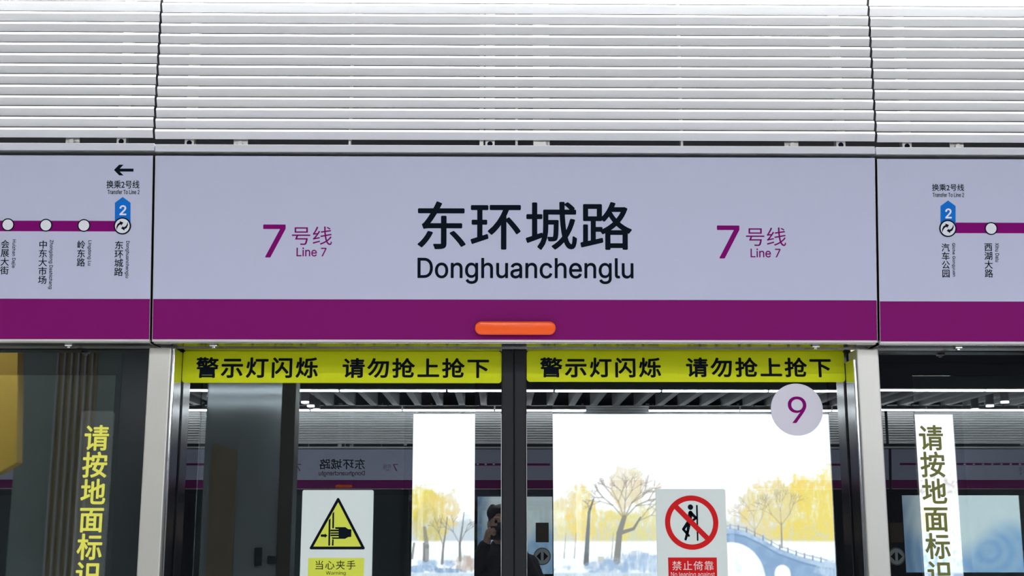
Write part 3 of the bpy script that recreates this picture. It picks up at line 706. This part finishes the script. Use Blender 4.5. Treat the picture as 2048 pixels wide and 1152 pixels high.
for yy, nm in ((-4.6, 'nearer'), (-7.9, 'farther')):  # unseen panels added as general fill light for signs and doors
    for k, x in enumerate((-4.6, 0.0, 4.6)):
        r = thing('added_fill_panel', 'added unseen square fill panel, %s of three in the %s row over mid platform' % (ORD[k], nm), 'ceiling light', (x, yy, 3.5), group='added fill panels over the middle of the platform')
        make('panel_frame', lambda b: ring(b, -0.9, 0.9, -0.9, 0.9, -0.85, 0.85, -0.85, 0.85, -0.03, 0.03), M_housing, r).rotation_euler = (math.pi / 2, 0, 0)
        make('panel_diffuser', lambda b: box(b, -0.85, 0.85, -0.85, 0.85, -0.01, 0.02), M_fill, r)
        make('panel_rod', lambda b: box(b, -0.01, 0.01, -0.01, 0.01, 0.02, 0.12), M_housing, r)

# ================================================================== FAR SIDE OF THE PLATFORM (seen mirrored in the glass)
def far(x, y0, z): return (x, -W - y0, z)
MODS = [(-2.25 + 2.262 * (k - 2), kd) for k, kd in enumerate('mmdmdmr')]
NMS = ['far left end', 'far left', 'left', 'middle', 'right of middle', 'right', 'far right end']
for (x, kd), nm in zip(MODS, NMS):
    src = {'m': h_l, 'd': h_c, 'r': h_r}[kd]
    dup(src, far(x, HY, HZ), math.pi, {'m': 'route map sign on the far platform side, %s, mirrored in glass' % nm, 'd': 'station name sign on the far platform side, %s, mirrored in glass' % nm, 'r': 'route map sign with blue tag, %s of the far side, mirrored in glass' % nm}[kd], 'far header signs')
    dup({'m': lv_l, 'd': lv_c, 'r': lv_r}[kd], far(x, -0.12, Z_S0), math.pi, 'white louvre panel on the far platform side, %s' % nm, 'far louvre panels')
    xcd = (xm - CX0 / 2 - CX1 / 2)
    if kd == 'd':
        for s, dd, pn in ((-1, dl, 'left'), (1, dr, 'right')):
            dup(dd, far(x - (dd.location.x - (CX0 + CX1) / 2), DY, 0), math.pi, 'far sliding glass door, %s leaf under the %s station name sign' % ('right' if s < 0 else 'left', nm), 'far sliding doors')
        for s, pp in ((-1, p_l), (1, p_r)):
            dup(pp, far(x - (pp.location.x - (CX0 + CX1) / 2), -0.06, 0), math.pi, 'far steel post %s of the doors under the %s station name sign' % ('right' if s < 0 else 'left', nm), 'far steel posts')
    else:
        dup(fl, far(x, GY, 0), math.pi, 'far fixed glass panel, %s' % nm, 'far fixed glass panels')
struct('trim_4', lambda b: box(b, -7.9, 7.9, -W + 0.13, -W + 0.207, ZR0, ZR1), M_rail)
LYF = W + 3.305
pp = poster_picture(); p0 = at(1070, 993, LYF)
lightbox('pale lit poster behind the far doors, mirrored beside the dark middle stile', at(955, 1000, LYF).x, at(1105, 1000, LYF).x, p0.z, p0.z - 1.3, -LYF, math.pi, pp, 5.0, 'poster_print', 'lightboxes on the track walls')
lightbox('pale lit poster with blue waves, mirrored in the right glass panel', at(1787, 1000, LYF).x, at(2037, 1000, LYF).x, at(1900, 990, LYF).z, at(1900, 990, LYF).z - 1.3, -LYF, math.pi, pp, 5.0, 'poster_print', 'lightboxes on the track walls')
def far_sticker(px, nm):
    yv = W - 0.03
    c = at(px, 1113, yv)
    r = thing('door_opening_sticker', 'round white arrowhead sticker on the far glass, mirrored %s' % nm, 'sticker', (c.x, -W + 0.0105 + 0.001, c.z), (0, 0, math.pi), 'far glass stickers')
    make('sticker_disc', lambda b: disc(b, 0, 0, 0.125, 0, 0.0008, 40), M_plate, r)
    make('sticker_ring', lambda b: annulus(b, 0, 0, 0.112, 0.122, -0.0008, -0.0001, 40), M_tunnel, r)
    make('sticker_arrows', lambda b: (prism(b, [(-0.085, 0), (-0.02, 0.065), (-0.02, -0.065)], -0.0008, -0.0001), prism(b, [(0.085, 0), (0.02, 0.065), (0.02, -0.065)], -0.0008, -0.0001)), M_ink, r)
    d = at(px, 1065, yv)
    o = make('notice_plate', lambda b: box(b, -0.095, 0.095, 0, 0.004, -0.14, 0.14, 0.0015), M_brown); o.location = (d.x, -W + 0.0105 + 0.0045, d.z); o.rotation_euler = (0, 0, math.pi)
    tag(o, 'dark notice plate above the arrow sticker, mirrored %s' % nm, 'notice', 'far glass notices')
far_sticker(1085, 'right of the middle stile'); far_sticker(1793, 'beside the right post')

# ================================================================== COLUMNS BEHIND THE CAMERA (mirrored on the left)
def column(label, pxa, pxb, Y, parts, casing):
    xa, xb = at(pxa, 900, -Y).x, at(pxb, 900, -Y).x; xc = (xa + xb) / 2; hw = (xb - xa) / 2
    r = thing('platform_column', label, 'column', (xc, Y, 0), group='columns behind the camera')
    make('column_casing', lambda b: box(b, -hw, hw, -0.9, 0, 0, 3.61, 0.01), casing, r)
    parts(r, hw, lambda p, y_: at(p, y_, -Y).x - xc, lambda y_: at(800, y_, -Y).z)
def col_a(r, hw, X, Z):
    make('edge_fin', lambda b: box(b, X(557, 900), X(585, 900), -0.2, 0.03, 0, 3.4, 0.004), M_bronze, r, 'dark ribbed edge strip')
    make('inlay_panel', lambda b: prism(b, [(X(412, 1000), 0.02), (X(466, 1000), 0.02), (X(466, 1000), Z(900)), (X(415, 1000), Z(884))], 0.0005, 0.02), M_brown, r, 'brown upright inlay')
    make('call_box', lambda b: box(b, X(506, 1100), X(520, 1100), 0.0005, 0.03, Z(1132), Z(1095), 0.003), M_ink, r)
    make('call_box', lambda b: box(b, X(532, 1100), X(548, 1100), 0.0005, 0.03, Z(1128), Z(1112), 0.004), M_ink, r)
def col_b(r, hw, X, Z):
    make('brown_band', lambda b: box(b, X(108, 900), X(186, 900), 0.0005, 0.012, 0.05, 3.5), M_olivep, r, 'olive brown upright band')
    for k in range(6):
        make('upright_rib', lambda b: box(b, X(106 + 14 * k, 900), X(110 + 14 * k, 900), 0.0125, 0.045, 0.05, 3.5, 0.003), M_wall, r)
column('brushed steel platform column with brown inlay, mirrored in the left sliding door', 403, 560, -W / 2, col_a, M_brushed)
column('steel platform column with bronze ribs, mirrored in the left glass panel', 30, 236, -W / 2, col_b, M_colgrey)
def gold(b):
    f = lambda p, y_: (at(p, y_, 5.6).x, at(p, y_, 5.6).z)
    prism(b, [f(-160, 660), f(38, 660), f(34, 925), (f(0, 945)), f(-160, 1010)], -5.6, -5.72)
o = make('gold_fascia', gold, M_gold); tag(o, 'gold fascia panel with slanted lower edge, mirrored at the far left of the glass', 'fascia panel')
# carried by the ceiling
make('hanger', lambda b: (box(b, -2.35 - 2.0, -2.33 - 2.0, -5.68, -5.64, 2.4, 3.62), box(b, -4.75, -4.73, -5.68, -5.64, 2.4, 3.62)), M_housing, o)

# ================================================================== PERSON HOLDING THE CAMERA (mirrored in the doors)
def blob_mesh(name, caps, balls, vox, m, parent):
    bm = bmesh.new()
    def cone(p, q, r0, r1):
        p, q = Vector(p), Vector(q); d = q - p; n = max(2, int(d.length / (min(r0, r1) * 0.5)))
        for i in range(n + 1):
            t = i / n; r_ = bmesh.ops.create_icosphere(bm, subdivisions=2, radius=r0 + (r1 - r0) * t); bmesh.ops.translate(bm, vec=p + d * t, verts=r_['verts'])
    for c in caps: cone(*c)
    for (c, s) in balls:
        r_ = bmesh.ops.create_icosphere(bm, subdivisions=3, radius=1.0); bmesh.ops.scale(bm, vec=s, verts=r_['verts']); bmesh.ops.translate(bm, vec=c, verts=r_['verts'])
    me = bpy.data.meshes.new('t'); bm.to_mesh(me); bm.free(); o = bpy.data.objects.new('t', me); col.objects.link(o)
    md = o.modifiers.new('r', 'REMESH'); md.mode = 'VOXEL'; md.voxel_size = vox
    sm = o.modifiers.new('s', 'SMOOTH'); sm.iterations = 4; sm.factor = 0.5
    bpy.context.view_layer.update()
    out = bpy.data.meshes.new_from_object(o.evaluated_get(bpy.context.evaluated_depsgraph_get())); bpy.data.objects.remove(o)
    return obj(name, out, m, parent, smooth=True)
per = thing('person', 'person in dark coat holding up a camera, mirrored as a dark shape in the doors', 'person', (0.015, -4.22, 0))
HD = (0.0, 0.0, 1.635)
fing = []
for s in (-1, 1):
    base_ = Vector((s * 0.075, 0.185, 1.575))
    for k in range(4):        # four fingers curled over the front of the camera body
        a0 = base_ + Vector((s * 0.002, 0.0, 0.024 - 0.017 * k)); ln = (0.030, 0.034, 0.032, 0.026)[k]
        a1 = a0 + Vector((-s * 0.004, ln, 0.003)); a2 = a1 + Vector((-s * 0.024, 0.010, -0.002)); a3 = a2 + Vector((-s * 0.018, -0.006, -0.002))
        fing += [(a0, a1, 0.0085, 0.008), (a1, a2, 0.008, 0.0075), (a2, a3, 0.0075, 0.0065)]
    t0 = base_ + Vector((-s * 0.004, -0.02, -0.012)); t1 = t0 + Vector((-s * 0.026, -0.006, -0.014)); t2 = t1 + Vector((-s * 0.022, 0.006, 0.006))
    fing += [(t0, t1, 0.011, 0.0095), (t1, t2, 0.0095, 0.008)]
body_caps = [((0, 0, 1.42), (0, 0, 1.56), 0.058, 0.054), ((0, 0, 0.98), (0, 0, 1.35), 0.125, 0.13)]
for s in (-1, 1):
    body_caps += [((s * 0.16, 0, 1.38), (s * 0.27, 0.06, 1.14), 0.05, 0.042), ((s * 0.27, 0.06, 1.14), (s * 0.09, 0.15, 1.52), 0.04, 0.027), ((s * 0.088, 0.155, 1.535), (s * 0.078, 0.18, 1.578), 0.026, 0.024),
                  ((s * 0.09, 0, 0.92), (s * 0.10, 0.01, 0.50), 0.082, 0.055), ((s * 0.10, 0.01, 0.50), (s * 0.105, -0.01, 0.09), 0.052, 0.036), ((s * 0.105, -0.02, 0.05), (s * 0.115, 0.13, 0.035), 0.038, 0.03)]
balls = [(HD, (0.077, 0.097, 0.115)), ((0, 0.035, 1.57), (0.052, 0.062, 0.055)), ((0, 0.102, 1.618), (0.014, 0.020, 0.020)), ((0, 0.097, 1.64), (0.010, 0.012, 0.03)),
         ((0.079, -0.005, 1.625), (0.012, 0.02, 0.032)), ((-0.079, -0.005, 1.625), (0.012, 0.02, 0.032)), ((0, 0.094, 1.583), (0.024, 0.012, 0.007)), ((0, 0.094, 1.572), (0.021, 0.012, 0.007)),
         ((0.032, 0.085, 1.668), (0.022, 0.014, 0.008)), ((-0.032, 0.085, 1.668), (0.022, 0.014, 0.008))]
body = blob_mesh('body', body_caps + fing, balls, 0.0045, M_skin, per)
def eyes(b):
    for s in (-1, 1):
        r_ = bmesh.ops.create_uvsphere(b, u_segments=16, v_segments=10, radius=0.0115); bmesh.ops.translate(b, vec=(s * 0.032, 0.082, 1.645), verts=r_['verts'])
make('eyes', eyes, M_ink, body, smooth=True)
hair = [((0, -0.018, 1.672), (0.086, 0.098, 0.088)), ((0, -0.05, 1.63), (0.080, 0.066, 0.09)), ((0.0, 0.045, 1.722), (0.070, 0.055, 0.03)), ((0.05, 0.0, 1.70), (0.045, 0.08, 0.05)), ((-0.05, 0.0, 1.70), (0.045, 0.08, 0.05))]
for k in range(26):
    a = k * 2.4; hair.append(((0.07 * math.cos(a), -0.02 + 0.07 * math.sin(a), 1.715 + 0.02 * math.sin(k * 1.7)), (0.018, 0.018, 0.024)))
blob_mesh('hair', [], hair, 0.006, M_hair, per)
jk = [((0, 0, 0.86), (0, 0, 1.12), 0.165, 0.160), ((0, 0, 1.12), (0, -0.01, 1.36), 0.160, 0.150), ((0, -0.015, 1.43), (0, -0.015, 1.475), 0.088, 0.076)]
for s in (-1, 1):
    jk += [((s * 0.10, 0, 1.385), (s * 0.175, 0, 1.365), 0.085, 0.078), ((s * 0.175, 0, 1.365), (s * 0.275, 0.06, 1.14), 0.076, 0.062), ((s * 0.275, 0.06, 1.14), (s * 0.105, 0.14, 1.49), 0.060, 0.043)]
blob_mesh('coat', jk, [], 0.009, M_coat, per)
tr = []
for s in (-1, 1): tr += [((s * 0.085, 0, 0.90), (s * 0.10, 0.01, 0.50), 0.10, 0.075), ((s * 0.10, 0.01, 0.50), (s * 0.105, -0.01, 0.10), 0.073, 0.060)]
blob_mesh('trousers', tr, [], 0.010, M_trouser, per)
for s in (-1, 1): blob_mesh('shoe', [((s * 0.105, -0.05, 0.048), (s * 0.115, 0.15, 0.040), 0.046, 0.040)], [((s * 0.11, 0.05, 0.02), (0.05, 0.14, 0.02))], 0.008, M_cambody, per)
cm = thing('handheld_camera', 'black camera held up in front of the face of the person, mirrored in the doors', 'camera', (0.015, -4.015, 1.575))
make('camera_body', lambda b: (box(b, -0.068, 0.068, -0.028, 0.022, -0.045, 0.045, 0.008), box(b, -0.025, 0.025, -0.025, 0.02, 0.04, 0.066, 0.006)), M_cambody, cm)
make('camera_lens', lambda b: disc(b, 0.0, 0, 0.032, 0.022, 0.085, 40, 0.004), M_cambody, cm)
make('lens_glass', lambda b: disc(b, 0.0, 0, 0.024, 0.0852, 0.087, 40), M_frit, cm)
